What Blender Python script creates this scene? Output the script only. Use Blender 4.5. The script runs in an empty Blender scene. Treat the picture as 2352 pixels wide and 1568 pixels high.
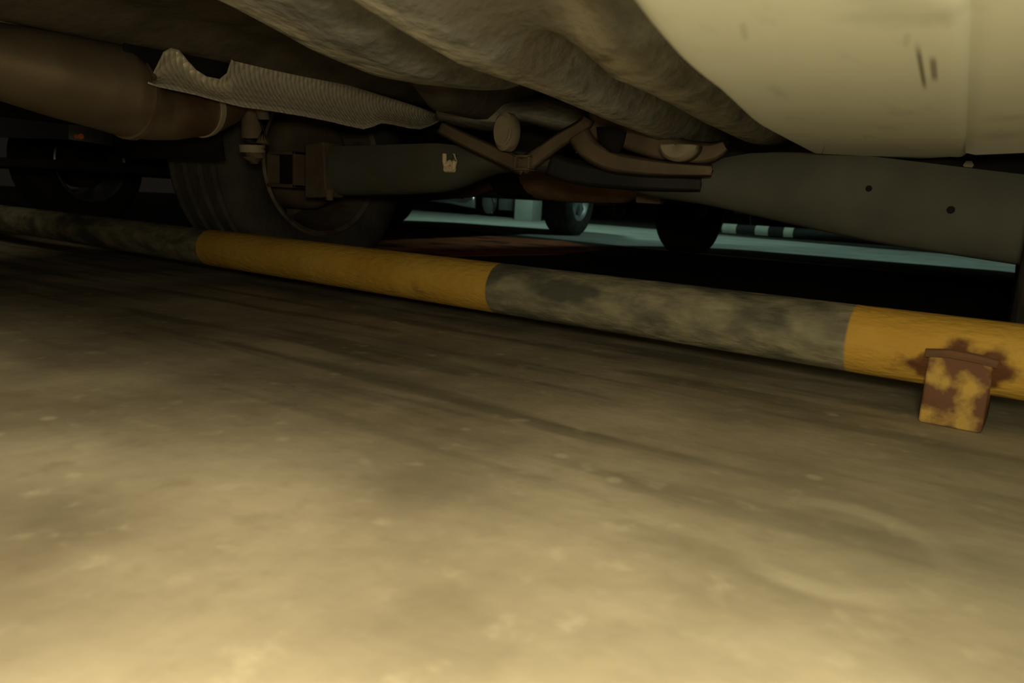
import bpy, math, random
from mathutils import Vector, Matrix, noise
random.seed(7)
COL = bpy.context.scene.collection
PI = math.pi

# ------------------------------------------------------------------ camera
CAM_H, FOC = 0.206, 1700.0
YAW, PITCH, ROLL = math.radians(33.263), math.radians(10.679), math.radians(3.198)
FW = Vector((-math.sin(YAW)*math.cos(PITCH), math.cos(YAW)*math.cos(PITCH), -math.sin(PITCH)))
R0 = Vector((math.cos(YAW), math.sin(YAW), 0)); U0 = R0.cross(FW)
RT = R0*math.cos(ROLL) + U0*math.sin(ROLL); UP = -R0*math.sin(ROLL) + U0*math.cos(ROLL)
EYE = Vector((0, 0, CAM_H))

def U(px, py, axis, val):
    """photo point -> 3-D point on the world plane axis = val"""
    v = FW + RT*((px-1176)/FOC) - UP*((py-784)/FOC)
    return EYE + v*((val-EYE[axis])/v[axis])

cd = bpy.data.cameras.new('camera'); cam = bpy.data.objects.new('camera', cd); COL.objects.link(cam)
cam.matrix_world = Matrix((( RT.x, UP.x, -FW.x, EYE.x), (RT.y, UP.y, -FW.y, EYE.y), (RT.z, UP.z, -FW.z, EYE.z), (0, 0, 0, 1)))
cd.sensor_width = 36; cd.lens = FOC*36/2352; cd.clip_start = 0.01
cd.dof.use_dof = True; cd.dof.focus_distance = 1.15; cd.dof.aperture_fstop = 8.0
bpy.context.scene.camera = cam

# ------------------------------------------------------------------ materials
def mat(name, c1, c2=None, scale=8, rough=.7, metal=0, bump=0, bscale=60, stretch=(1, 1, 1), c3=None, s3=3, t3=.6, spec=.3, detail=6, rot=(0, 0, 0)):
    m = bpy.data.materials.new(name); m.use_nodes = True
    nt = m.node_tree; N = nt.nodes; L = nt.links
    b = N['Principled BSDF']
    b.inputs['Roughness'].default_value = rough; b.inputs['Metallic'].default_value = metal
    b.inputs['Specular IOR Level'].default_value = spec
    tc = N.new('ShaderNodeTexCoord'); mp = N.new('ShaderNodeMapping'); mp.inputs['Scale'].default_value = stretch
    mp.inputs['Rotation'].default_value = rot
    L.new(tc.outputs['Object'], mp.inputs[0])
    out = None
    n = N.new('ShaderNodeTexNoise'); n.inputs['Scale'].default_value = scale; n.inputs['Detail'].default_value = detail
    L.new(mp.outputs[0], n.inputs['Vector'])
    mx = N.new('ShaderNodeValToRGB'); mx.color_ramp.elements[0].position = .35; mx.color_ramp.elements[1].position = .65
    mx.color_ramp.elements[0].color = (*c1, 1); mx.color_ramp.elements[1].color = (*(c2 or c1), 1)
    L.new(n.outputs[0], mx.inputs[0]); out = mx.outputs[0]
    if c3:
        n3 = N.new('ShaderNodeTexNoise'); n3.inputs['Scale'].default_value = s3; n3.inputs['Detail'].default_value = 8
        L.new(mp.outputs[0], n3.inputs['Vector'])
        r3 = N.new('ShaderNodeValToRGB'); r3.color_ramp.elements[0].position = t3-.06; r3.color_ramp.elements[1].position = t3+.06
        L.new(n3.outputs[0], r3.inputs[0])
        m3 = N.new('ShaderNodeMix'); m3.data_type = 'RGBA'; L.new(r3.outputs[0], m3.inputs[0])
        L.new(out, m3.inputs[6]); m3.inputs[7].default_value = (*c3, 1); out = m3.outputs[2]
    L.new(out, b.inputs['Base Color'])
    if bump:
        nb = N.new('ShaderNodeTexNoise'); nb.inputs['Scale'].default_value = bscale; nb.inputs['Detail'].default_value = 4
        L.new(mp.outputs[0], nb.inputs['Vector'])
        bp = N.new('ShaderNodeBump'); bp.inputs['Strength'].default_value = bump; bp.inputs['Distance'].default_value = .01
        L.new(nb.outputs[0], bp.inputs['Height']); L.new(bp.outputs[0], b.inputs['Normal'])
    return m

def nodes_of(m):
    return m.node_tree.nodes, m.node_tree.links, m.node_tree.nodes['Principled BSDF']

def mixc(N, L, fac, a, bcol):
    m = N.new('ShaderNodeMix'); m.data_type = 'RGBA'
    L.new(fac, m.inputs[0])
    for s, v in ((6, a), (7, bcol)):
        if isinstance(v, tuple): m.inputs[s].default_value = (*v, 1)
        else: L.new(v, m.inputs[s])
    return m.outputs[2]

def ramp(N, L, src, p0, p1, flip=False):
    r = N.new('ShaderNodeMapRange'); r.interpolation_type = 'SMOOTHSTEP'
    r.inputs[1].default_value = p0; r.inputs[2].default_value = p1
    if flip: r.inputs[3].default_value = 1; r.inputs[4].default_value = 0
    L.new(src, r.inputs[0]); return r.outputs[0]

def mth(N, L, op, a, b=None):
    m = N.new('ShaderNodeMath'); m.operation = op
    for i, v in enumerate((a, b)):
        if v is None: continue
        if isinstance(v, (int, float)): m.inputs[i].default_value = v
        else: L.new(v, m.inputs[i])
    return m.outputs[0]

def concrete():
    m = mat('stained_concrete', (.25, .208, .135), (.47, .40, .27), scale=5.5, rough=.8, bump=.12, bscale=38, spec=.2, detail=5)
    N, L, b = nodes_of(m)
    base = b.inputs['Base Color'].links[0].from_socket
    tc = N.new('ShaderNodeTexCoord'); mp = N.new('ShaderNodeMapping')
    mp.inputs['Scale'].default_value = (1.6, 13, 1); mp.inputs['Rotation'].default_value = (0, 0, math.radians(8))
    L.new(tc.outputs['Object'], mp.inputs[0])
    n = N.new('ShaderNodeTexNoise'); n.inputs['Scale'].default_value = 1.5; n.inputs['Detail'].default_value = 3; L.new(mp.outputs[0], n.inputs['Vector'])
    sx = N.new('ShaderNodeSeparateXYZ'); L.new(tc.outputs['Object'], sx.inputs[0])
    near = ramp(N, L, sx.outputs[1], .30, .62)              # tyre-scrub streaks lie close to the stop
    f = mth(N, L, 'MULTIPLY', mth(N, L, 'MULTIPLY', ramp(N, L, n.outputs[0], .46, .66), near), .75)
    out = mixc(N, L, f, base, (.15, .13, .08))
    n2 = N.new('ShaderNodeTexNoise'); n2.inputs['Scale'].default_value = 34; n2.inputs['Detail'].default_value = 6; L.new(tc.outputs['Object'], n2.inputs['Vector'])
    out = mixc(N, L, mth(N, L, 'MULTIPLY', ramp(N, L, n2.outputs[0], .56, .80), .5), out, (.60, .53, .36))
    out = mixc(N, L, mth(N, L, 'MULTIPLY', ramp(N, L, n2.outputs[0], .22, .46, True), .4), out, (.24, .19, .11))
    v3 = N.new('ShaderNodeTexVoronoi'); v3.inputs['Scale'].default_value = 15; L.new(tc.outputs['Object'], v3.inputs['Vector'])
    out = mixc(N, L, mth(N, L, 'MULTIPLY', ramp(N, L, v3.outputs['Distance'], .05, .13, True), .4), out, (.66, .59, .41))
    # worn pale scrape arc
    def arc(cx, cy, r, w, amt, col, o, y0, y1):
        dx = mth(N, L, 'SUBTRACT', sx.outputs[0], cx); dy = mth(N, L, 'SUBTRACT', sx.outputs[1], cy)
        d = mth(N, L, 'SQRT', mth(N, L, 'ADD', mth(N, L, 'MULTIPLY', dx, dx), mth(N, L, 'MULTIPLY', dy, dy)))
        k = ramp(N, L, mth(N, L, 'ABSOLUTE', mth(N, L, 'SUBTRACT', d, r)), w*.2, w, True)
        k = mth(N, L, 'MULTIPLY', k, mth(N, L, 'MULTIPLY', ramp(N, L, sx.outputs[0], y0-.03, y0+.03), ramp(N, L, sx.outputs[0], y1-.04, y1+.04, True)))
        return mixc(N, L, mth(N, L, 'MULTIPLY', k, amt), o, col)
    a = U(1850, 1150, 2, 0); b2 = U(2010, 1185, 2, 0); c2 = U(2130, 1240, 2, 0)
    ax, ay, bx, by, cx_, cy_ = a.x, a.y, b2.x, b2.y, c2.x, c2.y
    D = 2*(ax*(by-cy_)+bx*(cy_-ay)+cx_*(ay-by))
    ux = ((ax*ax+ay*ay)*(by-cy_)+(bx*bx+by*by)*(cy_-ay)+(cx_*cx_+cy_*cy_)*(ay-by))/D
    uy = ((ax*ax+ay*ay)*(cx_-bx)+(bx*bx+by*by)*(ax-cx_)+(cx_*cx_+cy_*cy_)*(bx-ax))/D
    out = arc(ux, uy, math.hypot(ax-ux, ay-uy), .016, .5, (.60, .54, .37), out, min(ax, cx_), max(ax, cx_))
    # greyer towards the right
    out = mixc(N, L, mth(N, L, 'MULTIPLY', ramp(N, L, sx.outputs[0], -.35, .15), .45), out, (.37, .345, .23))
    L.new(out, b.inputs['Base Color'])
    return m

M = {}
M['concrete'] = concrete()
M['wall'] = mat('grey_plaster', (.03, .03, .03), (.04, .04, .038), 3, .9)
M['lane'] = mat('lane_light_paint', (.42, .46, .42), (.55, .60, .55), 3, .75, c3=(.33, .36, .33), s3=6, t3=.62)
M['red'] = mat('red_glow_paint', (.82, .24, .10), (.52, .17, .08), 4, .7, c3=(.07, .055, .04), s3=5, t3=.57)
M['felt'] = mat('dusty_underseal', (.165, .168, .152), (.30, .302, .27), 30, .95, bump=.55, bscale=60, spec=.1, stretch=(1.2, .8, 1), c3=(.19, .175, .14), s3=7, t3=.56)
M['pan'] = mat('pale_body_paint', (.66, .70, .66), (.73, .77, .72), 4.5, .55, spec=.3, c3=(.58, .62, .57), s3=9, t3=.66)
M['black'] = mat('black_plastic', (.018, .018, .017), (.028, .027, .025), 12, .75)
M['void'] = mat('liner_and_shade_black', (.012, .011, .010), (.02, .018, .016), 10, .95, spec=.05)  # black for liners and holes, and for sheets drawn as shade
M['tyre'] = mat('dusty_rubber', (.05, .046, .04), (.075, .068, .058), 20, .85, bump=.25, bscale=90, spec=.15)
M['steel'] = mat('dull_wheel_steel', (.13, .105, .08), (.19, .155, .115), 18, .6, .3, c3=(.10, .06, .035), s3=14, t3=.6)
M['drum'] = mat('brown_brake_drum', (.13, .095, .06), (.09, .065, .045), 22, .8, bump=.2, bscale=80)
M['muffler'] = mat('stained_muffler_steel', (.20, .155, .10), (.29, .235, .16), 7, .5, .55, bump=.1, bscale=30, c3=(.15, .085, .045), s3=5, t3=.6)
M['bright'] = mat('bright_steel', (.52, .45, .33), (.62, .55, .42), 20, .4, .5)
M['beam'] = mat('grey_green_axle_paint', (.070, .072, .056), (.10, .102, .080), 9, .75, c3=(.10, .075, .05), s3=12, t3=.64, bump=.15, bscale=40)
M['rust'] = mat('rusty_steel', (.18, .095, .045), (.10, .056, .03), 16, .9, bump=.3, bscale=50)
M['brown'] = mat('brown_bracket_steel', (.15, .11, .067), (.10, .075, .048), 20, .8, bump=.2, bscale=60)
M['rubber'] = mat('dusty_rubber_bush', (.30, .255, .17), (.22, .185, .12), 25, .9)
M['clip'] = mat('cream_plastic_clip', (.75, .62, .38), (.68, .55, .32), 30, .5)
M['orange'] = mat('orange_reflector', (.45, .13, .03), None, 5, .3)
M['chrome'] = mat('chrome_trim', (.75, .80, .80), (.70, .75, .75), 5, .28, .9)
M['alloy'] = mat('silver_alloy', (.62, .66, .68), (.55, .58, .6), 5, .35, .7)
M['greytrim'] = mat('grey_plastic_trim', (.22, .24, .23), (.18, .2, .19), 9, .6)
M['white'] = mat('white_paint', (.75, .80, .74), (.66, .71, .66), 6, .7)
M['darkcar'] = mat('dark_car_paint', (.02, .022, .024), (.028, .03, .032), 4, .35)
M['glass'] = mat('tinted_glass', (.02, .025, .025), None, 3, .1)

def shield_mat():
    m = mat('embossed_aluminium', (.60, .55, .43), (.70, .64, .50), 9, .42, .3)
    N, L, b = nodes_of(m)
    tc = N.new('ShaderNodeTexCoord'); mp = N.new('ShaderNodeMapping'); mp.inputs['Scale'].default_value = (1, 1, .55)
    mp.inputs['Rotation'].default_value = (math.radians(-22), 0, 0)
    L.new(tc.outputs['Object'], mp.inputs[0])
    v = N.new('ShaderNodeTexVoronoi'); v.inputs['Scale'].default_value = 115; v.inputs['Randomness'].default_value = .2
    L.new(mp.outputs[0], v.inputs['Vector'])
    bp = N.new('ShaderNodeBump'); bp.inputs['Strength'].default_value = .75; bp.inputs['Distance'].default_value = .004; bp.invert = True
    L.new(v.outputs['Distance'], bp.inputs['Height']); L.new(bp.outputs[0], b.inputs['Normal'])
    return m
M['shield'] = shield_mat()

def pipe_mat(name, bands, dark, yel, gain=1.0):
    """bands: list of (x0, x1) painted spans along the pipe's own x axis"""
    m = mat(name, dark[0], dark[1], 17, .75, stretch=(1.3, 3, 3), bump=.3, bscale=45, c3=dark[2], s3=7, t3=.55, detail=9)
    N, L, b = nodes_of(m)
    base = b.inputs['Base Color'].links[0].from_socket
    tc = N.new('ShaderNodeTexCoord'); sx = N.new('ShaderNodeSeparateXYZ'); L.new(tc.outputs['Object'], sx.inputs[0])
    n = N.new('ShaderNodeTexNoise'); n.inputs['Scale'].default_value = 9; n.inputs['Detail'].default_value = 6; L.new(tc.outputs['Object'], n.inputs['Vector'])
    y = mixc(N, L, ramp(N, L, n.outputs[0], .35, .65), yel[0], yel[1])
    # rust blooms where the foot is welded
    if len(yel) > 2:
        n2 = N.new('ShaderNodeTexNoise'); n2.inputs['Scale'].default_value = 22; n2.inputs['Detail'].default_value = 6; L.new(tc.outputs['Object'], n2.inputs['Vector'])
        dx = mth(N, L, 'SUBTRACT', sx.outputs[0], -.02); d2 = mth(N, L, 'ABSOLUTE', dx)
        dz = mth(N, L, 'ABSOLUTE', mth(N, L, 'SUBTRACT', sx.outputs[2], -.012))
        k = ramp(N, L, mth(N, L, 'ADD', d2, mth(N, L, 'MULTIPLY', dz, 2.2)), .03, .12, True)
        y = mixc(N, L, ramp(N, L, mth(N, L, 'ADD', n2.outputs[0], mth(N, L, 'MULTIPLY', k, .35)), .62, .80), y, yel[2])
        y = mixc(N, L, mth(N, L, 'MULTIPLY', ramp(N, L, n2.outputs[0], .55, .75), .35), y, yel[3])
    f = None
    for x0, x1 in bands:
        a = mth(N, L, 'MULTIPLY', ramp(N, L, sx.outputs[0], x0-.002, x0+.002), ramp(N, L, sx.outputs[0], x1-.002, x1+.002, True))
        f = a if f is None else mth(N, L, 'MAXIMUM', f, a)
    L.new(mixc(N, L, f, base, y), b.inputs['Base Color'])
    return m
M['stop'] = pipe_mat('yellow_and_black_pipe_paint', [(-1.43, -.647), (-.135, 2.0)],
                     ((.14, .13, .085), (.28, .255, .155), (.085, .083, .058)),
                     ((.52, .30, .04), (.60, .37, .06), (.12, .045, .015), (.42, .25, .07)))
M['foot'] = mat('rusted_yellow_steel', (.60, .38, .07), (.50, .34, .10), 16, .85, bump=.4, bscale=45, c3=(.17, .08, .04), s3=26, t3=.47)

# ------------------------------------------------------------------ mesh helpers
class MB:
    def __init__(s): s.v = []; s.f = []
    def add(s, vs, fs):
        o = len(s.v); s.v += [tuple(v) for v in vs]; s.f += [tuple(i+o for i in f) for f in fs]; return s
    def grid(s, rows, close_u=False):
        n = len(rows[0]); fs = []
        for i in range(len(rows)-1):
            for j in range(n if close_u else n-1):
                k = (j+1) % n
                fs.append((i*n+j, i*n+k, (i+1)*n+k, (i+1)*n+j))
        return s.add([p for r in rows for p in r], fs)
    def tube(s, pts, r, n=14, cap=True):
        pts = [Vector(p) for p in pts]; rad = r if isinstance(r, (list, tuple)) else [r]*len(pts)
        rows = []; ref = Vector((0, 0, 1))
        for i, p in enumerate(pts):
            t = (pts[min(i+1, len(pts)-1)]-pts[max(i-1, 0)]).normalized()
            a = t.cross(ref)
            if a.length < .05: a = t.cross(Vector((1, 0, 0)))
            a.normalize(); bb = a.cross(t)
            rows.append([p+(a*math.cos(2*PI*k/n)+bb*math.sin(2*PI*k/n))*rad[i] for k in range(n)])
        s.grid(rows, True)
        if cap:
            o = len(s.v)-len(rows)*n
            s.f.append(tuple(range(o, o+n))[::-1]); s.f.append(tuple(range(len(s.v)-n, len(s.v))))
        return s
    def box(s, lo, hi, b=0.0, rot=None, org=None):
        x0, y0, z0 = lo; x1, y1, z1 = hi
        b = min(b, .49*min(x1-x0, y1-y0, z1-z0))
        if b <= 0:
            vs = [(x0, y0, z0), (x1, y0, z0), (x1, y1, z0), (x0, y1, z0), (x0, y0, z1), (x1, y0, z1), (x1, y1, z1), (x0, y1, z1)]
            fs = [(3, 2, 1, 0), (4, 5, 6, 7), (0, 1, 5, 4), (1, 2, 6, 5), (2, 3, 7, 6), (3, 0, 4, 7)]
        else:
            rows = []
            for z, e in ((z0, b), (z0+b*.3, b*.3), (z0+b, 0), (z1-b, 0), (z1-b*.3, b*.3), (z1, b)):
                q = []
                for cx, cy, a0 in ((x1-e-b, y1-e-b, 0), (x0+e+b, y1-e-b, 90), (x0+e+b, y0+e+b, 180), (x1-e-b, y0+e+b, 270)):
                    for k in range(4):
                        a = math.radians(a0+k*30); q.append((cx+b*math.cos(a), cy+b*math.sin(a), z))
                rows.append(q)
            n = len(rows[0]); vs = [p for r in rows for p in r]; fs = []
            for i in range(len(rows)-1):
                for j in range(n): fs.append((i*n+j, i*n+(j+1) % n, (i+1)*n+(j+1) % n, (i+1)*n+j))
            fs.append(tuple(range(n))[::-1]); fs.append(tuple(range((len(rows)-1)*n, len(rows)*n)))
        if rot is not None: vs = [rot @ (Vector(v)-org)+org for v in vs]
        return s.add(vs, fs)
    def lathe_x(s, prof, n=48, c=(0, 0, 0), sx=1):
        """prof: (radius, x) pairs turned about the x axis"""
        rows = [[(c[0]+sx*x, c[1]+r*math.cos(2*PI*k/n), c[2]+r*math.sin(2*PI*k/n)) for k in range(n)] for r, x in prof]
        return s.grid(rows, True)
    def build(s, name, m, parent=None, smooth=True, solid=0, bevel=0, sub=0):
        me = bpy.data.meshes.new(name); me.from_pydata(s.v, [], s.f); me.validate(); me.update()
        o = bpy.data.objects.new(name, me); COL.objects.link(o)
        me.materials.append(M[m] if isinstance(m, str) else m)
        if smooth:
            for p in me.polygons: p.use_smooth = True
            me.set_sharp_from_angle(angle=math.radians(40))
        if parent is not None:
            o.parent = parent
            o.matrix_parent_inverse = Matrix.Translation(-Vector(root_loc(parent)))
        if solid:
            d = o.modifiers.new('solid', 'SOLIDIFY'); d.thickness = solid; d.offset = 0
        if bevel:
            d = o.modifiers.new('bevel', 'BEVEL'); d.width = bevel; d.segments = 2; d.limit_method = 'ANGLE'
        if sub:
            d = o.modifiers.new('sub', 'SUBSURF'); d.levels = sub; d.render_levels = sub
        return o

LOC = {}
def root_loc(o):
    return LOC.get(o.name, (0, 0, 0))      # meshes carry world coordinates; only a thing's Empty has an offset

def tag(o, label=None, cat=None, group=None, kind=None):
    if label: o['label'] = label
    if cat: o['category'] = cat
    if group: o['group'] = group
    if kind: o['kind'] = kind
    return o

def empty(name, loc, label, cat, group=None):
    o = bpy.data.objects.new(name, None); COL.objects.link(o); o.location = loc; LOC[o.name] = loc
    o.empty_display_size = .1
    return tag(o, label, cat, group)

def lerp_tab(tab, x):
    if x <= tab[0][0]: return tab[0][1]
    for (a, u), (b, v) in zip(tab, tab[1:]):
        if x <= b: return u+(v-u)*(x-a)/(b-a)
    return tab[-1][1]

def cos_tab(nodes, x):
    if x <= nodes[0][0]: return nodes[0][1]
    for (a, u), (b, v) in zip(nodes, nodes[1:]):
        if x <= b:
            t = (x-a)/(b-a); t = .5-.5*math.cos(PI*t) ; return u+(v-u)*t
    return nodes[-1][1]

# ------------------------------------------------------------------ setting
mb = MB(); mb.add([(-14, -6, 0), (10, -6, 0), (10, 16, 0), (-14, 16, 0), (-14, -6, -.1), (10, -6, -.1), (10, 16, -.1), (-14, 16, -.1)],
                  [(0, 1, 2, 3), (7, 6, 5, 4), (0, 4, 5, 1), (1, 5, 6, 2), (2, 6, 7, 3), (3, 7, 4, 0)])
tag(mb.build('floor', 'concrete', smooth=False), 'stained olive brown concrete garage floor', kind='structure')
tag(MB().box((-14, 15.8, 0), (10, 16, 2.8)).build('wall_back', 'wall', smooth=False), 'dark plaster wall beyond the facing parking row', kind='structure')

M['floor_shade'] = mat('shade_darkened_floor', (.045, .042, .036), (.07, .066, .056), 9, .9, bump=.2, bscale=60, c3=(.03, .028, .024), s3=4, t3=.6)  # floor colour darkened to stand for shade under the cars
tag(MB().box((-13.9, 1.75, .0), (9.9, 15.8, .001)).build('floor', 'floor_shade', smooth=False), 'floor beyond the wheel stop coloured dark for the shade under the cars', kind='structure')
lane = [U(860, 474, 2, .002), U(1560, 531, 2, .002), U(2000, 570, 2, .002), U(2360, 598, 2, .002), U(2360, 649, 2, .002), U(2000, 617, 2, .002), U(1560, 578, 2, .002), U(1200, 541, 2, .002), U(860, 505, 2, .002)]
def slab(pts, h, name, m, **k):
    n = len(pts); vs = [(p.x, p.y, 0.0012) for p in pts]+[(p.x, p.y, h) for p in pts]
    fs = [tuple(range(n))[::-1], tuple(range(n, 2*n))]+[(i, (i+1) % n, n+(i+1) % n, n+i) for i in range(n)]
    mm = MB().add(vs, fs); return mm.build(name, m, smooth=False, **k)
LANE_LIGHT_OBJ = slab(lane[::-1], .003, 'floor_light_patch', 'lane'); tag(LANE_LIGHT_OBJ, 'pale grey green painted lamplight on the lane between the facing rows of cars', kind='structure')  # lamp-lit floor painted in as a pale strip
red = [U(855, 560, 2, .002), U(900, 533, 2, .002), U(1100, 540, 2, .002), U(1290, 553, 2, .002), U(1400, 572, 2, .002), U(1290, 584, 2, .002), U(1060, 588, 2, .002), U(870, 592, 2, .002)]
tag(slab(red[::-1], .003, 'floor_light_patch', 'red'), 'red glow painted on the floor beyond the rear tyre', kind='structure')  # red light reflected on the floor, painted as a flat patch

# ------------------------------------------------------------------ wheel stop
def wheel_stop(loc, ang, m, label, x0, x1, feet, r=.039):
    o = empty('wheel_stop', loc, label, 'wheel stop')
    o.rotation_euler = (0, 0, ang)
    mb = MB(); xs = [x0+(x1-x0)*i/40 for i in range(41)]
    mb.tube([(x, 0, 0) for x in xs], r, 32)
    p = mb.build('pipe', m); p.parent = o; p.location = (0, 0, .073)
    for fx in feet:
        f = MB(); f.box((fx-.033, -.0425, 0), (fx+.025, .03, .074), .003)
        q = f.build('foot', 'foot' if m == 'stop' else 'black'); q.parent = o
        if m == 'stop': q['label'] = 'square steel foot with flaking yellow paint and brown rust'
        w = MB(); w.tube([(fx-.036, -.040, .074), (fx-.015, -.041, .077), (fx+.008, -.041, .076), (fx+.028, -.040, .073)], .005, 8)
        w.build('weld_bead', 'rust').parent = o
    return o
ST = wheel_stop((0, .916, 0), math.radians(-2.533), 'stop', 'yellow and black painted steel pipe wheel stop on a rusty foot before the tyre', -3.2, .75, (-.019, -3.0))
# ------------------------------------------------------------------ wheels
TYRE_R, RIM_R = .275, .172
def wheel(parent, x, y, side, rim='steel', width=.20, R=TYRE_R):
    """side = +1: the car's centre lies towards +x of this wheel"""
    h = width/2; RR = RIM_R*R/TYRE_R; c = (x, y, R)
    prof = [(RR, h*.80), (RR+.012, h*.92), (RR+.045, h*1.0), (R-.045, h*.99), (R-.018, h*.93), (R-.004, h*.80)]
    g = [.62, .22, -.22, -.62]
    for k in g:
        prof += [(R, (k+.12)*h), (R, (k+.075)*h), (R-.009, (k+.05)*h), (R-.009, (k-.05)*h), (R, (k-.075)*h), (R, (k-.12)*h)]
    prof += [(R-.004, -h*.80), (R-.018, -h*.93), (R-.045, -h*.99), (RR+.045, -h), (RR+.012, -h*.92), (RR, -h*.80)]
    rm = MB()
    rm.lathe_x([(RR+.004, h*.86), (RR-.001, h*.90), (RR-.010, h*.84), (RR-.016, h*.55), (RR-.03, 0), (RR-.034, -h*.5), (RR-.012, -h*.75), (RR+.002, -h*.86), (RR+.002, -h*.80), (RR-.002, 0), (RR+.004, h*.86)], 56, c, side)
    # outer face: ring of spokes and hub
    for k in range(5):
        a = 2*PI*k/5+.3
        u = Vector((0, math.cos(a), math.sin(a))); w = Vector((0, -math.sin(a), math.cos(a)))
        cc = Vector(c)+Vector((-side*h*.62, 0, 0)); t = Vector((side*.012, 0, 0))
        vs = []
        for rr, ww in ((.03, .030), (RR*.55, .026), (RR-.03, .040)):
            for sg, tt in ((-1, -1), (1, -1), (1, 1), (-1, 1)): vs.append(cc+u*rr+w*(ww*sg)+t*tt)
        fs = [(3, 2, 1, 0), (8, 9, 10, 11)]
        for q in (0, 4):
            for j in range(4): fs.append((q+j, q+(j+1) % 4, q+4+(j+1) % 4, q+4+j))
        rm.add(vs, fs)
    rm.lathe_x([(.001, -h*.74), (.04, -h*.72), (.048, -h*.6), (.045, -h*.3), (.001, -h*.3)], 28, c, side)
    w = rm.build('wheel', rim, parent)
    MB().lathe_x(prof, 72, c, side).build('tyre', 'tyre', w)
    MB().lathe_x([(.001, h*.66), (.085, h*.66), (.10, h*.62), (.112, h*.5), (.114, -h*.2), (.001, -h*.2)], 44, c, side).build('brake_drum', 'drum', w)
    return w

# ------------------------------------------------------------------ car body shell
def shell(parent, xc, yr, L, paint, hw=.80, flip=False, zs=.25, wb=(1.0, 3.5), name='body', zb_rear=.46, bb=.40):
    """painted shell from the rear bumper at yr to the nose at yr+L; wheel arches cut into the lower edge"""
    hz = [(0, .80), (.04, .98), (.25, 1.12), (.75, 1.42), (1.3, 1.48), (2.2, 1.44), (2.75, 1.12), (2.95, 1.0), (3.7, .88), (4.1, .70), (4.3, .55)]
    sc = L/4.3
    def zb(y):
        z = zs+.02
        for w in wb:
            d = abs(y-w)
            if d < .37: z = max(z, .30+math.sqrt(max(.37**2-d*d, 0)))
        if y < wb[0]: z = max(z, zb_rear-.10*y)
        if y > L-.35: z = max(z, .22)
        return z
    ys = sorted(set([L*i/60 for i in range(61)]+[w+d for w in wb for d in (-.371, -.369, -.3, .3, .369, .371) if 0 < w+d < L]))
    rows = []
    for y in ys:
        t = lerp_tab([(0, .86), (.10, .95), (.4, 1), (L-.5, 1), (L-.12, .9), (L, .72)], y); w = hw*t
        top = lerp_tab([(a*sc, b) for a, b in hz], y); b = min(zb(y), top-.12); mid = min(.62, (b+top)/2+.05)
        sh = min(.92, top-.03); cab = max(0, top-.95)
        sec = [(-w*.98, b), (-w, (b+mid)/2), (-w, mid), (-w*.97, sh), (-w*(.95-.5*cab), top-.02), (-w*(.86-.5*cab), top), (0, top+.02)]
        sec += [(-a, z) for a, z in sec[-2::-1]]
        Y = yr+(L-y if flip else y)
        rows.append([(xc+a, Y, z) for a, z in sec])
    m = MB().grid(rows)
    n = len(rows[0])
    m.f.append(tuple(range(n))); m.f.append(tuple(range(len(m.v)-n, len(m.v)))[::-1])
    return m.build(name, paint, parent)

# ================================================================== the parked car seen from behind and below
XL, XR, YW, YF = -1.455, .13, 1.226, 3.66
XC = (XL+XR)/2
CAR = empty('car', (XC, 2.3, 0), 'parked car seen from underneath with pale spare wheel pan and grey green rear axle', 'car')
shell(CAR, XC, .10, 4.35, 'pan', wb=(YW-.10, YF-.10))
for x, s in ((XL, 1), (XR, -1)):
    wheel(CAR, x, YW, s, width=.235); wheel(CAR, x+(.09 if s > 0 else 0), YF, s, width=.20)

# underbody sheet with its longitudinal swages
Z2 = [(0, .40), (.30, .375), (.475, .345), (.57, .328), (.68, .323), (.83, .317), (1.1, .302), (1.22, .302), (1.4, .36)]
Z3 = [(0, .40), (.50, .392), (.60, .345), (.68, .327), (.83, .322), (.95, .313), (1.20, .309), (1.36, .36)]
Z1 = [(0, .43), (.35, .405), (.51, .374), (.59, .358), (.69, .347), (.77, .349), (.90, .362), (1.0, .40), (1.2, .43)]
Z4 = [(0, .43), (.86, .425), (.97, .345), (1.13, .345), (1.4, .357), (1.5, .42)]
def under_z(x, y):
    z1, z2, z3, z4 = lerp_tab(Z1, y), lerp_tab(Z2, y), lerp_tab(Z3, y), lerp_tab(Z4, y)
    k = min(1, max(0, (y-.48)/.22)); k = k*k*(3-2*k)
    v23 = (z2+z3)/2*(1-k)+min(.375, max(z2, z3)+.05)*k
    nodes = [(-1.50, .43), (-1.20, .42), (-1.09, .395), (-.98, .43), (-.88, .44), (-.815, z4), (-.785, z4), (-.725, max(.41, z1)), (-.67, z1), (-.625, z1), (-.52, .415),
             (-.445, z2), (-.42, z2), (-.378, v23), (-.338, z3), (-.312, z3), (-.22, .40), (-.10, .425), (.2, .43)]
    z = cos_tab(nodes, x)
    if y > 1.45:
        t = min(1, (y-1.45)/.35); z = z*(1-t)+.265*t
    return z+.004*noise.noise(Vector((x*9, y*5, 1)))
xs = [-1.5+1.7*i/150 for i in range(151)]
ys = [.14+1.7*i/110 for i in range(111)]+[1.9+.24*i for i in range(10)]
rows = [[(x, y, under_z(x, y)) for x in xs] for y in ys]
xc_ = next(i for i, x in enumerate(xs) if x > -.69)
M['felt_shaded'] = mat('shaded_brown_underseal', (.075, .064, .048), (.115, .098, .072), 16, .9, bump=.4, bscale=50, spec=.12)  # darker underseal colour painted for the light falling off to the left
MB().grid([r[:xc_+1] for r in rows[::-1]]).build('shaded_underbody_side', 'felt_shaded', CAR)['label'] = 'outer underbody above the muffler coloured dark brown for shade'
UB = MB().grid([r[xc_:] for r in rows[::-1]]).build('underbody', 'felt', CAR); UB['label'] = 'dusty grey underseal pressed into long ridges'
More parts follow.
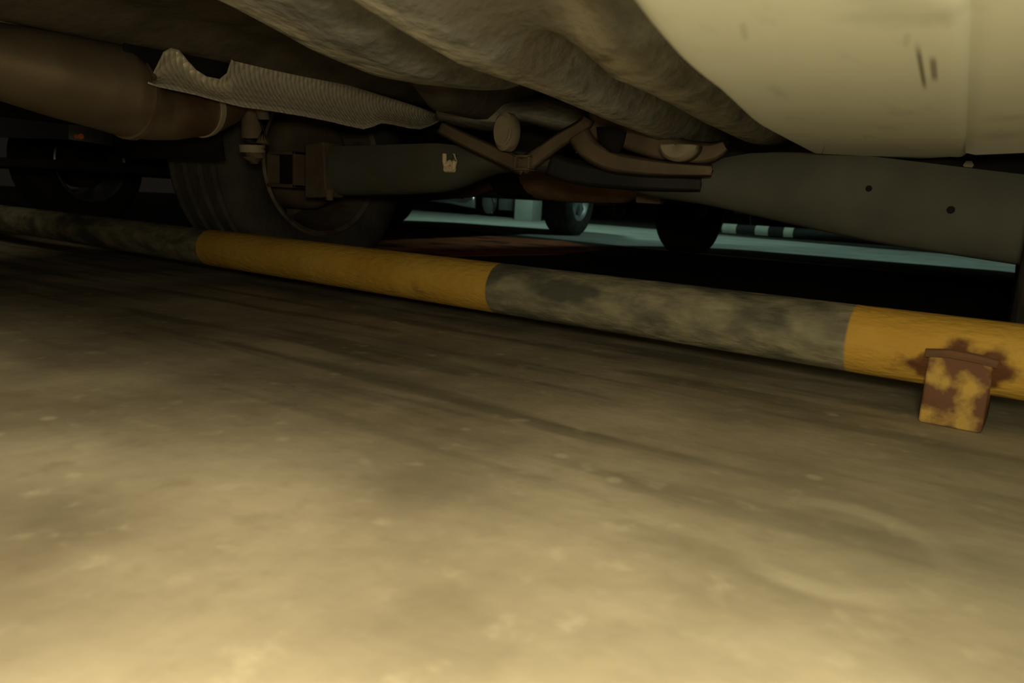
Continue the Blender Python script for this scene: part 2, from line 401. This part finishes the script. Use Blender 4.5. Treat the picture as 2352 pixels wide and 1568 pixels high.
wa = UB.data.attributes.new('crest_highlight', 'FLOAT', 'POINT')     # bounce highlights painted pale along the crests of the pressings
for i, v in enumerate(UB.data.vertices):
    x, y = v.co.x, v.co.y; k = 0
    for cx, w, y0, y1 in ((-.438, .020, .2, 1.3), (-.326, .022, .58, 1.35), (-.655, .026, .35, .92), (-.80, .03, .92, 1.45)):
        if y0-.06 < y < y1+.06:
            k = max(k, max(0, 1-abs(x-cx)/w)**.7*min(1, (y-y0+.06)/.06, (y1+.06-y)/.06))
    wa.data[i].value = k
def felt_highlight():
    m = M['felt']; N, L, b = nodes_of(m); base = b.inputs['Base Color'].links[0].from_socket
    at = N.new('ShaderNodeAttribute'); at.attribute_name = 'crest_highlight'
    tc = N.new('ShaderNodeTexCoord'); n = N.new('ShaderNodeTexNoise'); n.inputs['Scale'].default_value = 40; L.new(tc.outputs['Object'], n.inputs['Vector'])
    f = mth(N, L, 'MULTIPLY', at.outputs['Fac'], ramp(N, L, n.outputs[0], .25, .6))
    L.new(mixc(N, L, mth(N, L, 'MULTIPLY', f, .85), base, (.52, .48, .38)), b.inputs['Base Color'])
felt_highlight()
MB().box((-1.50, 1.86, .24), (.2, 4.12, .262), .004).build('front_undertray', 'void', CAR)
# inner wheel housings
for x0, x1, yc in ((-1.60, -1.235, YW), (-1.55, -1.16, YF)):
    rows = []
    for k in range(15):
        a = PI*(k/14*1.14-.07)
        rows.append([(x, yc-.36*math.cos(a), .30+.36*math.sin(a)*.62) for x in (x0, x0+.1, (x0+x1)/2, x1)])
    MB().grid(rows).build('wheel_arch_liner', 'void', CAR, solid=.006)
MB().box((-1.47, .16, .30), (-1.44, 1.9, .62), .01).build('added_dark_side_sheet', 'void', CAR)  # black sheet added to darken the pale inside of the shell
MB().box((-1.47, .12, .345), (-1.25, .22, .47), .03).build('rear_bumper', 'black', CAR)
MB().tube([U(180, 313, 0, -1.45)-Vector((.006, 0, 0)), U(180, 313, 0, -1.45)+Vector((.010, 0, 0))], .005, 14).build('reflector', 'orange', CAR)

# pale spare wheel pan: a shallow pressed tub
def smooth_path(p, n=8):
    out = []
    for i in range(len(p)-1):
        a, b, c, d = p[max(i-1, 0)], p[i], p[i+1], p[min(i+2, len(p)-1)]
        for k in range(n):
            t = k/n
            out.append(.5*((2*b)+(c-a)*t+(2*a-5*b+4*c-d)*t*t+(3*b-a-3*c+d)*t**3))
    out.append(p[-1]); return out
PZ = .290
edge = [U(x, y, 2, PZ) for x, y in ((1440, -30), (1500, 60), (1556, 128), (1605, 172), (1652, 207))]+[U(x, y, 2, PZ) for x, y in ((1690, 242), (1740, 285), (1800, 318), (1868, 353))]
front = [U(x, y, 2, PZ) for x, y in ((1868, 353), (1990, 359), (2098, 366), (2210, 360), (2345, 362), (2500, 372))]
left = smooth_path(edge[:5], 6)+smooth_path(edge[5:], 6)
a0 = left[0]; left = [Vector((a0.x+.015, .20, PZ)), Vector((a0.x+.006, (a0.y+.2)/2, PZ))]+left
frontp = smooth_path(front, 6)[1:]
sA, sB = U(2213, 0, 2, PZ), U(2213, 340, 2, PZ)
def seam(y): return sA.x+(sB.x-sA.x)*(y-sA.y)/(sB.y-sA.y)
fr = [p for p in frontp if p.x < seam(p.y)-.01]
outline = left+fr+[Vector((seam(fr[-1].y), fr[-1].y, PZ))]+[Vector((seam(y), y, PZ)) for y in (.9, .7, .5, .35, .2) if y < fr[-1].y-.03]
cen = Vector((-.115, .62, PZ))
def pan_row(k, dz):
    return [Vector((cen.x+(p.x-cen.x)*k, cen.y+(p.y-cen.y)*k, PZ+dz)) for p in outline]
def off(d, dz):
    """outline moved outward by d"""
    n = len(outline); r = []
    for i, p in enumerate(outline):
        t = outline[(i+1) % n]-outline[i-1]; nn = Vector((-t.y, t.x, 0)).normalized()
        if nn.dot(p-cen) < 0: nn = -nn
        r.append(Vector((p.x+nn.x*d, p.y+nn.y*d, PZ+dz)))
    return r
pr = [off(.055, .125), off(.040, .10), off(.018, .03), off(.008, .010), off(-.001, .001), off(-.005, 0), off(-.012, 0), pan_row(.68, 0), pan_row(.45, 0), pan_row(.2, 0), pan_row(.0004, 0)]
PAN = MB().grid(pr[::-1], True).build('spare_wheel_pan', 'pan', CAR)
PAN['label'] = 'pale cream painted pressed steel pan'
def pan_marks():
    m = M['pan'].copy(); m.name = 'pale_pan_paint'
    N, L, b = nodes_of(m)
    out = b.inputs['Base Color'].links[0].from_socket
    tc = N.new('ShaderNodeTexCoord'); sx = N.new('ShaderNodeSeparateXYZ'); L.new(tc.outputs['Object'], sx.inputs[0])
    def scratch(p, q, w, amt):
        nonlocal out
        a = U(*p, 2, PZ); b2 = U(*q, 2, PZ); d = (b2-a).normalized(); l = (b2-a).length
        dx = mth(N, L, 'SUBTRACT', sx.outputs[0], a.x); dy = mth(N, L, 'SUBTRACT', sx.outputs[1], a.y)
        al = mth(N, L, 'ADD', mth(N, L, 'MULTIPLY', dx, d.x), mth(N, L, 'MULTIPLY', dy, d.y))
        ac = mth(N, L, 'ABSOLUTE', mth(N, L, 'SUBTRACT', mth(N, L, 'MULTIPLY', dx, d.y), mth(N, L, 'MULTIPLY', dy, d.x)))
        k = mth(N, L, 'MULTIPLY', ramp(N, L, ac, w*.3, w, True), mth(N, L, 'MULTIPLY', ramp(N, L, al, 0, l*.3), ramp(N, L, al, l*.7, l, True)))
        out = mixc(N, L, mth(N, L, 'MULTIPLY', k, amt), out, (.12, .11, .075))
    scratch((2104, 88), (2126, 212), .0018, .8); scratch((2141, 122), (2148, 192), .0024, .7); scratch((1703, 45), (1714, 98), .0022, .22); scratch((2085, 70), (2080, 112), .002, .2)
    # grime smudges rubbed on by hands
    n = N.new('ShaderNodeTexNoise'); n.inputs['Scale'].default_value = 30; n.inputs['Detail'].default_value = 3
    mp = N.new('ShaderNodeMapping'); mp.inputs['Scale'].default_value = (1.5, .33, 1); L.new(tc.outputs['Object'], mp.inputs[0]); L.new(mp.outputs[0], n.inputs['Vector'])
    out = mixc(N, L, mth(N, L, 'MULTIPLY', ramp(N, L, n.outputs[0], .60, .78), .38), out, (.36, .36, .29))
    L.new(out, b.inputs['Base Color']); return m
PAN.data.materials[0] = pan_marks()
# outer boot-floor panel beyond the seam, leaning up towards the sill, with a turned lower lip
yA, yB = .20, U(2280, 352, 2, PZ-.004).y
rows = []
for i in range(17):
    t = i/16; y = yA+(yB-yA)*t; dz = -.007*max(0, (t-.88)/.12)**1.5
    rows.append([(seam(y)-.004, y, PZ+.010), (seam(y)+.003, y, PZ+.004+dz), (seam(y)+.012, y, PZ+.002+dz), (.02, y, PZ+.006+dz), (.08, y, PZ+.016+dz), (.14, y, PZ+.028+dz)])
rows.append([(p[0], p[1]+.004, p[2]+.014) for p in rows[-1]])
MB().grid(rows[::-1]).build('outer_floor_panel', 'pan', CAR, solid=.002)

# dark cross gap behind the pan with a small fixing
g0 = U(2105, 362, 1, 1.16); g1 = U(2420, 395, 1, 1.16)
MB().box((g0.x, 1.15, g1.z-.005), (.14, 1.17, .315)).build('gap_panel', 'void', CAR, smooth=False)
p = U(2225, 380, 1, 1.135); MB().tube([p-Vector((0, .008, 0)), p+Vector((0, .016, 0))], .006, 6).build('bolt', 'rubber', CAR)

# ------------------------------------------------------------------ rear axle beam
def ribbon(px, tops, bots, fn, nv=6, curve=None):
    """surface between two traced edges; fn(i-th column, v) -> plane coordinate (axis, value)"""
    rows = []
    for i, x in enumerate(px):
        r = []
        for k in range(nv+1):
            v = k/nv; ax, val = fn(x, v)
            r.append(U(x, tops[i]+(bots[i]-tops[i])*v, ax, val))
        rows.append(r)
    return rows
bx = [(735, 338, 440), (800, 337, 442), (900, 334, 440), (1000, 331, 434), (1040, 335, 424), (1080, 340, 404), (1130, 346, 388), (1200, 350, 384), (1250, 358, 388), (1290, 366, 402), (1340, 376, 420), (1400, 382, 418), (1450, 386, 432), (1500, 388, 444), (1600, 384, 458), (1660, 366, 470),
      (1720, 355, 484), (1800, 352, 502), (1900, 355, 524), (2000, 362, 545), (2100, 374, 562), (2200, 386, 577), (2300, 398, 592), (2420, 412, 610)]
bxs = [735+i*(2420-735)/70 for i in range(71)]
tp = [lerp_tab([(a, b) for a, b, c in bx], x) for x in bxs]; bt = [lerp_tab([(a, c) for a, b, c in bx], x) for x in bxs]
YB = 1.075
def beam_y(x, v):
    return 1, YB+.014*(abs(v-.42)*2)**2.2
faceg = ribbon(bxs, tp, bt, beam_y, 10)
rows = []
for r in faceg:
    top, bot = r[0], r[-1]
    rows.append([top+Vector((0, .09, -.004)), top+Vector((0, .03, .001)), top+Vector((0, .008, .001))]+r+[bot+Vector((0, .012, -.004)), bot+Vector((0, .035, -.002)), bot+Vector((0, .09, .012))])
BEAM = MB().grid(rows[::-1]).build('rear_axle_beam', 'beam', CAR, solid=.004)
def on_beam(x, y, d=.0): return U(x, y, 1, YB+d)
for (x, y, w, h) in ((1996, 433, .006, .014), (2184, 482, .006, .016)):
    p = on_beam(x, y); MB().tube([p+Vector((0, -.002, 0)), p+Vector((0, .003, 0))], h*.30, 12).build('drain_hole', 'void', BEAM)
# end flange by the drum and its small peg
fl = MB()
pts = [on_beam(x, y, -.008) for x, y in ((700, 330), (742, 325), (748, 452), (700, 455))]
fl.add(pts+[q+Vector((0, .05, 0)) for q in pts], [(0, 1, 2, 3), (7, 6, 5, 4), (0, 4, 5, 1), (1, 5, 6, 2), (2, 6, 7, 3), (3, 7, 4, 0)])
fl.build('axle_flange', 'drum', CAR, bevel=.003)
fl = MB().tube([on_beam(757, 436), on_beam(757, 460)], [.011, .007], 12); fl.build('stud', 'brown', CAR)
# trailing arm bush pocket: open square box
c = on_beam(643, 388, -.012); wv, hv = .046, .038
mb = MB()
for lo, hi in (((-wv, 0, -hv), (-wv+.008, .07, hv)), ((wv-.008, 0, -hv), (wv, .07, hv)), ((-wv, 0, hv-.008), (wv, .07, hv)), ((-wv, 0, -hv), (wv, .07, -hv+.008))):
    mb.box([c[i]+lo[i] for i in range(3)], [c[i]+hi[i] for i in range(3)], .002)
ARM = mb.build('trailing_arm', 'drum', CAR)
MB().box((c.x-wv+.006, c.y+.03, c.z-hv+.006), (c.x+wv-.006, c.y+.05, c.z+hv-.006)).build('bush', 'void', ARM)
# arm carrying that pocket forwards
MB().tube([c+Vector((0, .07, 0)), c+Vector((.02, .30, .02)), c+Vector((.02, .62, .03))], [.036, .03, .034], 12).build('arm_tube', 'void', ARM)

# shock absorber foot and rod beside the tyre
q = lambda x, y: U(x, y, 0, -1.13)
SH = MB().tube([q(570, 232), q(574, 262), q(580, 292), q(584, 318), q(583, 340), q(582, 362), q(583, 376)], [.011, .0145, .019, .0215, .022, .018, .008], 18).build('shock_absorber', 'brown', CAR)
MB().tube([q(579, 333), q(580, 350)], [.0222, .0218], 18).build('collar', 'rubber', SH)
MB().tube([U(598, 238, 0, -1.10), U(606, 275, 0, -1.10), U(604, 330, 0, -1.10)], [.012, .010, .013], 12).build('brake_hose', 'brown', CAR)

# ------------------------------------------------------------------ muffler
XM = -1.13
sec = [(-260, 10, 190), (-100, 34, 208), (0, 52, 230), (120, 72, 268), (236, 95, 299), (262, 102, 307), (285, 119, 313), (310, 146, 318), (335, 171, 321), (352, 184, 322), (400, 192, 322), (455, 199, 314), (474, 201, 312), (500, 205, 302), (535, 214, 284), (552, 224, 268), (560, 236, 252)]
def muf(secs, grow=0, dx=0):
    rows = []
    for x, t, b in secs:
        A = U(x, t, 0, XM); B = U(x, b, 0, XM); c = (A+B)/2; h = abs(A.z-B.z)/2+grow
        rows.append([(XM+dx+h*1.25*math.cos(2*PI*k/40), c.y+(A.y-B.y)/2*math.sin(2*PI*k/40), c.z+h*math.sin(2*PI*k/40)) for k in range(40)])
    m = MB().grid(rows, True); m.f.append(tuple(range(40))[::-1]); n = len(m.v); m.f.append(tuple(range(n-40, n))); return m
fine = []
for i in range(len(sec)-1):
    for k in range(4):
        t = k/4; fine.append(tuple(sec[i][j]+(sec[i+1][j]-sec[i][j])*t for j in range(3)))
fine.append(sec[-1])
MUF = muf(fine).build('muffler', 'muffler', CAR)
def ring(x, grow, w, nm, m):
    t = lerp_tab([(a, b) for a, b, c in sec], x); b = lerp_tab([(a, c) for a, b, c in sec], x)
    t2 = lerp_tab([(a, b) for a, b, c in sec], x+w); b2 = lerp_tab([(a, c) for a, b, c in sec], x+w)
    muf([(x-1, t+4, b-4), (x, t, b), (x+w*.5, (t+t2)/2, (b+b2)/2), (x+w, t2, b2), (x+w+1, t2+4, b2-4)], grow).build(nm, m, MUF)
ring(292, .0035, 14, 'end_seam', 'muffler'); ring(466, .0025, 11, 'pressed_rib', 'bright')

# ------------------------------------------------------------------ heat shield
hp = [(340, 176, 190), (345, 181, 192), (352, 170, 195), (362, 150, 198), (376, 120, 201), (392, 110, 205), (412, 115, 209), (430, 138, 213), (450, 160, 217), (475, 176, 224), (505, 182, 232), (522, 168, 236),
      (534, 128, 240), (560, 134, 246), (600, 144, 251), (640, 154, 257), (700, 168, 267), (760, 184, 279), (800, 195, 289), (835, 206, 296), (858, 213, 290), (876, 219, 282), (900, 226, 285), (940, 239, 294), (965, 247, 296), (990, 256, 288), (1008, 263, 278), (1022, 268, 272)]
rows = []
for x, t, b in hp:
    r = []
    for k in range(9):
        v = k/8; r.append(U(x, t+(b-t)*v, 0, -1.065+.030*v-.02*math.sin(PI*v)))
    rows.append(r)
hs2 = [(-200, 10), (-60, 37), (0, 47), (60, 57), (120, 66), (180, 80), (236, 94), (256, 98), (275, 101), (290, 108), (305, 126), (320, 146), (335, 166), (350, 182)]
rows2 = [[U(x, t-7+66*v/6, 0, -1.125-.02*abs(v/6-.0)) for v in range(7)] for x, t in hs2]
HS = MB().grid(rows).grid(rows2).build('heat_shield', 'shield', CAR, solid=.002)
vv = [(284, 90), (330, 96), (405, 112), (424, 98), (480, 112), (545, 130)]
MB().grid([[U(x, t, 0, -1.078), U(x, 205, 0, -1.080)] for x, t in vv]).build('notch_shade', 'void', HS, solid=.002)  # black sheet added behind the notches as painted shade
HS['label'] = 'silver dimpled heat shield with notched upper edge'

# ------------------------------------------------------------------ exhaust hangers, hoses and fixings around the tunnel
Y1 = 1.03
def P1(x, y, d=0): return U(x, y, 1, Y1+d)
def strap(pts, w, name, m, parent, th=.006, d=0):
    rows = []
    pts = smooth_path([Vector((a, b, 0)) for a, b in pts], 5)
    for i, p in enumerate(pts):
        t = (pts[min(i+1, len(pts)-1)]-pts[max(i-1, 0)]).normalized(); n = Vector((-t.y, t.x, 0))
        ww = w(i/(len(pts)-1)) if callable(w) else w
        rows.append([P1(p.x+n.x*ww*s, p.y+n.y*ww*s, d+(.006 if abs(s) > .9 else 0)) for s in (-1, -.6, 0, .6, 1)])
    return MB().grid(rows).build(name, m, parent, solid=th)
HB = strap([(1012, 292), (1070, 322), (1130, 350), (1180, 372), (1206, 384)], lambda t: 13+6*t, 'hanger_bracket', 'brown', CAR)
strap([(1198, 384), (1235, 358), (1285, 322), (1335, 292), (1352, 272)], lambda t: 18-6*t, 'bracket_arm', 'brown', HB)
mb = MB(); c = P1(1197, 373, -.012)
for lo, hi in (((-.015, 0, -.011), (-.011, .02, .011)), ((.011, 0, -.011), (.015, .02, .011)), ((-.015, 0, .008), (.015, .02, .012)), ((-.015, 0, -.012), (.015, .02, -.008))):
    mb.box([c[i]+lo[i] for i in range(3)], [c[i]+hi[i] for i in range(3)], .001)
mb.build('square_socket', 'brown', HB); MB().box((c.x-.011, c.y+.012, c.z-.009), (c.x+.011, c.y+.016, c.z+.009)).build('socket_recess', 'void', HB)
c = P1(1163, 303, -.03); rows = []
for s, dy in ((.2, -.016), (.75, -.015), (1, -.008), (1, .012), (.7, .02)):
    rows.append([(c.x+.019*s*math.cos(2*PI*k/24), c.y+dy, c.z+.030*s*math.sin(2*PI*k/24)) for k in range(24)])
m = MB().grid(rows, True); m.f.append(tuple(range(24))[::-1]); m.build('rubber_hanger', 'rubber', CAR)
MB().tube([P1(1172, 295, -.048), P1(1170, 315, -.048), P1(1160, 330, -.046)], .0025, 8).build('hanger_rib', 'rubber', CAR)
# upper shelf crossing above the bracket
tb = [(1004, 232, 268), (1015, 222, 275), (1060, 214, 288), (1100, 213, 295), (1135, 216, 298), (1160, 222, 292), (1180, 232, 280), (1200, 236, 276), (1230, 232, 284), (1265, 236, 294), (1300, 242, 301), (1325, 250, 300), (1338, 258, 294), (1346, 266, 284)]
rows = []
for x, t, b in tb:
    h = b-t
    rows.append([P1(x, t-14, .16), P1(x, t, .10), P1(x, t+h*.35, .06), P1(x, t+h*.62, .05), P1(x, t+h*.74, .055), P1(x, t+h*.88, .085), P1(x, b, .13), P1(x, b-2, .22)])
MB().grid(rows[::-1]).build('tunnel_bulge', mat('highlight_underseal', (.30, .285, .24), (.40, .375, .31), 24, .95, bump=.4, bscale=60, spec=.1), CAR, solid=.006)  # underseal coloured paler to stand for a highlight on the bulge
MB().tube([P1(1068, 170, -.1), P1(1066, 196, -.1)], .005, 8).build('stud', 'rubber', CAR)
# second hanger plate with dark hole
HP = strap([(1330, 308), (1352, 340), (1400, 368), (1460, 380), (1540, 388), (1635, 392)], lambda t: 21-17*t*t, 'stabiliser_bar', 'brown', CAR, .012, 0)
strap([(1350, 286), (1420, 300), (1500, 328), (1570, 350), (1630, 350), (1665, 335)], lambda t: 32-25*t**3, 'spring_seat', 'brown', CAR, .008, .012)
strap([(1262, 376), (1330, 398), (1420, 410), (1520, 418), (1610, 424)], lambda t: 25-13*t*t, 'axle_sleeve', 'black', CAR, .006, .034)
MB().grid([[P1(1372, 292, -.012), P1(1376, 322, -.014), P1(1392, 338, -.012)], [P1(1400, 292, -.014), P1(1400, 325, -.016), P1(1404, 348, -.014)], [P1(1438, 302, -.012), P1(1432, 328, -.014), P1(1422, 352, -.012)]]).build('access_hole', 'void', CAR, solid=.006)
# pale half-moon bump stop
c = P1(1559, 333, -.02); rows = []
for s, dy in ((.05, -.012), (.8, -.011), (1, -.005), (1, .02)):
    rows.append([(c.x+.026*s*math.cos(PI+PI*k/16), c.y+dy, c.z+.021*s*math.sin(PI+PI*k/16)) for k in range(17)])
MB().grid(rows).build('bump_stop', 'rubber', CAR, solid=.003)
# cable clip on the beam face
mb = MB()
for pts, r in (([(1021, 353), (1021, 370), (1025, 388)], .0042), ([(1046, 353), (1045, 370), (1041, 388)], .0042), ([(1026, 378), (1033, 372), (1040, 378)], .0045)):
    mb.tube([on_beam(a, b, -.012) for a, b in pts], r, 8)
mb.tube([on_beam(1023, 388, -.012), on_beam(1043, 388, -.012)], .0062, 8)
mb.build('cable_clip', 'clip', CAR)['label'] = 'small cream plastic clip'
# rusty resonator and its pipe further forward
a = U(1165, 420, 1, 1.62); b = U(1490, 432, 1, 1.50)
rp = [a+(b-a)*t for t in (0, .06, .14, .3, .5, .7, .86, .94, 1)]
MB().tube([Vector(p)+Vector((0, 0, .012)) for p in rp], [.018, .03, .044, .05, .052, .05, .046, .034, .02], 24).build('exhaust_resonator', mat('orange_rust', (.42, .25, .12), (.26, .145, .07), 14, .9, bump=.3, bscale=50), CAR)
MB().tube([U(900, 452, 1, 1.75), U(980, 448, 1, 1.72), U(1090, 438, 1, 1.66), a+Vector((0, 0, .012)), b+Vector((0, 0, .012)), U(1560, 440, 1, 1.44), U(1640, 452, 1, 1.42)], .017, 14).build('exhaust_pipe', 'rust', CAR)
c = U(1488, 453, 1, 1.25); MB().box((c.x-.024, c.y, c.z-.011), (c.x+.024, c.y+.02, c.z+.011), .003).build('mount_plate', 'brown', CAR)
c = U(1325, 100, 2, .37); MB().tube([c+Vector((0, 0, -.012)), c+Vector((0, 0, .02))], .006, 10).build('bolt', 'rubber', CAR)
# black block added for the shade in front of the axle
MB().box((-1.12, 1.55, .215), (.06, 1.75, .30), .03).build('shade_block', 'void', CAR)
# red brown brake plate at the right wheel
pp = [U(x, y, 0, -.002) for x, y in ((2332, 402), (2420, 405), (2420, 600), (2345, 590))]
MB().add([(XR-.115, YW-.12+.0, .19), (XR-.115, YW+.12, .19), (XR-.115, YW+.12, .40), (XR-.115, YW-.12, .40)], [(0, 1, 2, 3)]).build('brake_plate', 'rust', CAR, solid=.006)

# ================================================================== neighbouring car on the left
def rim_dark(): return 'black'
NX = -2.54
NC = empty('car', (NX, 4.48, 0), 'dark car in the next bay with one polished alloy wheel showing under the parked car', 'car')
shell(NC, NX-.72, .95, 4.4, 'darkcar', wb=(1.0, 3.53), zb_rear=.30)
MB().box((NX-1.48, 1.0, .225), (NX+.06, 5.2, .25), .004).build('undertray', 'void', NC)
for x, s in ((NX, -1), (NX-1.46, 1)):
    wheel(NC, x, 1.98, s, 'alloy'); wheel(NC, x, 4.48, s, 'alloy')
NC.rotation_euler = (0, 0, math.radians(9))

# ================================================================== cars across the lane
def far_car(x, yfront, label, wheels=True):
    c = empty('car', (x, yfront+2, 0), label, 'car')
    shell(c, x, yfront, 4.3, 'darkcar', flip=True, wb=(.9, 3.45), zb_rear=.34)
    MB().box((x-.78, yfront+.12, .21), (x+.78, yfront+4.1, .235), .004).build('undertray', 'void', c)
    for wx, ws in ((x-.68, 1), (x+.68, -1)):
        wheel(c, wx, yfront+.9, ws, 'black'); wheel(c, wx, yfront+3.4, ws, 'black')
    return c
FY = 8.0
FA = far_car(U(1085, 470, 1, FY).x-.25, FY, 'dark car across the lane with chrome bumper trim low on its nose')
def bar(parent, pts, y, r, nm, m):
    return MB().tube([U(a, b, 1, y) for a, b in pts], r, 10).build(nm, m, parent)
FBY = FY-.06
mb = MB(); mb.grid([[U(980, 448, 1, FBY), U(980, 460, 1, FBY)], [U(1040, 455, 1, FBY), U(1040, 468, 1, FBY)], [U(1066, 457, 1, FBY-.02), U(1066, 474, 1, FBY-.02)], [U(1078, 440, 1, FBY-.02), U(1078, 476, 1, FBY-.02)], [U(1092, 438, 1, FBY), U(1092, 478, 1, FBY)]])
mb.build('chrome_trim', 'chrome', FA, solid=.02)
c0 = U(1122, 462, 1, FBY); rows = []
for s, dy in ((.05, -.03), (.7, -.025), (1, 0), (1, .05)):
    rows.append([(c0.x+.10*s*math.cos(2*PI*k/24), c0.y+dy, c0.z+.16*s*math.sin(2*PI*k/24)) for k in range(24)])
MB().grid(rows, True).build('fog_lamp', 'greytrim', FA)
mb = MB().tube([U(1130, 445, 1, FBY-.05), U(1136, 465, 1, FBY-.05), U(1130, 490, 1, FBY-.05)], .012, 8); mb.build('chrome_trim', 'chrome', FA)
a = U(1146, 482, 1, FBY); b = U(1179, 440, 1, FBY)
MB().box((a.x, FBY-.02, a.z), (b.x, FBY+.05, b.z), .01).build('bumper_guard', 'greytrim', FA)
FBX = U(1900, 500, 1, 6.9).x
FB = far_car(FBX-.2, 7.3, 'second dark car across the lane standing behind the far wheel stop')
a = U(1182, 505, 2, 0); b = U(1216, 508, 2, 0)
tag(MB().box((a.x, a.y-.02, 0), (a.x+.24, a.y+.20, .95), .012).build('bollard', 'white'), 'square white post standing at the far edge of the lane', 'post')
# pale blocks of the far wheel stop
bl = []
fx = lambda px: U(px, 526, 1, 6.72).x
WS2 = empty('wheel_stop', (fx(1740), 6.76, 0), 'distant dark pipe wheel stop with three pale bands across the lane', 'wheel stop')
bands = [(fx(a)-fx(1740), fx(b)-fx(1740)) for a, b in ((1658, 1690), (1734, 1764), (1800, 1822))]
M['stop_far'] = pipe_mat('black_and_white_pipe_paint', bands, ((.02, .02, .02), (.03, .03, .03), (.015, .015, .015)), ((.55, .56, .46), (.42, .45, .40)))
mb = MB().tube([(-.5+.05*i, 0, 0) for i in range(40)], .042, 24); p = mb.build('pipe', 'stop_far'); p.parent = WS2; p.location = (0, 0, .075)
for k in (-.42, 1.3):
    MB().box((k-.03, -.03, 0), (k+.03, .03, .05), .003).build('foot', 'black').parent = WS2

# ------------------------------------------------------------------ lights
def area(name, loc, target, size, energy, color, sizey=None, spread=None):
    d = bpy.data.lights.new(name, 'AREA'); d.energy = energy; d.color = color; d.size = size
    if sizey: d.shape = 'RECTANGLE'; d.size_y = sizey
    if spread: d.spread = math.radians(spread)
    o = bpy.data.objects.new(name, d); COL.objects.link(o); o.location = loc
    o.rotation_euler = (Vector(target)-Vector(loc)).to_track_quat('-Z', 'Y').to_euler(); return o
area('ceiling_lamp', (.45, -1.05, 2.4), (.1, .0, 0), 1.2, 38, (1, .88, .60), 1.2)
area('low_fill_lamp', (.035, -.03, .268), (-.015, .09, 0), .12, 5.4, (1, .875, .60))  # unseen lamp added beside the camera to brighten floor and underside
def spot(name, loc, target, energy, color, ang, blend=.3, rad=.15):
    d = bpy.data.lights.new(name, 'SPOT'); d.energy = energy; d.color = color; d.spot_size = math.radians(ang); d.spot_blend = blend; d.shadow_soft_size = rad
    o = bpy.data.objects.new(name, d); COL.objects.link(o); o.location = loc
    o.rotation_euler = (Vector(target)-Vector(loc)).to_track_quat('-Z', 'Y').to_euler(); return o
spot('lane_lamp', (-3.6, 5.6, 2.5), (-3.8, 6.3, 0), 62, (.62, 1, .80), 110)
spot('lane_lamp', (-.6, 4.9, 2.5), (-.8, 5.1, 0), 40, (.62, 1, .83), 110)

w = bpy.data.worlds.new('world'); bpy.context.scene.world = w; w.use_nodes = True
w.node_tree.nodes['Background'].inputs[0].default_value = (.012, .010, .008, 1)
w.node_tree.nodes['Background'].inputs[1].default_value = .6

vs = bpy.context.scene.view_settings
vs.view_transform = 'Standard'; vs.look = 'None'; vs.gamma = 1; vs.use_curve_mapping = False; vs.exposure = 0
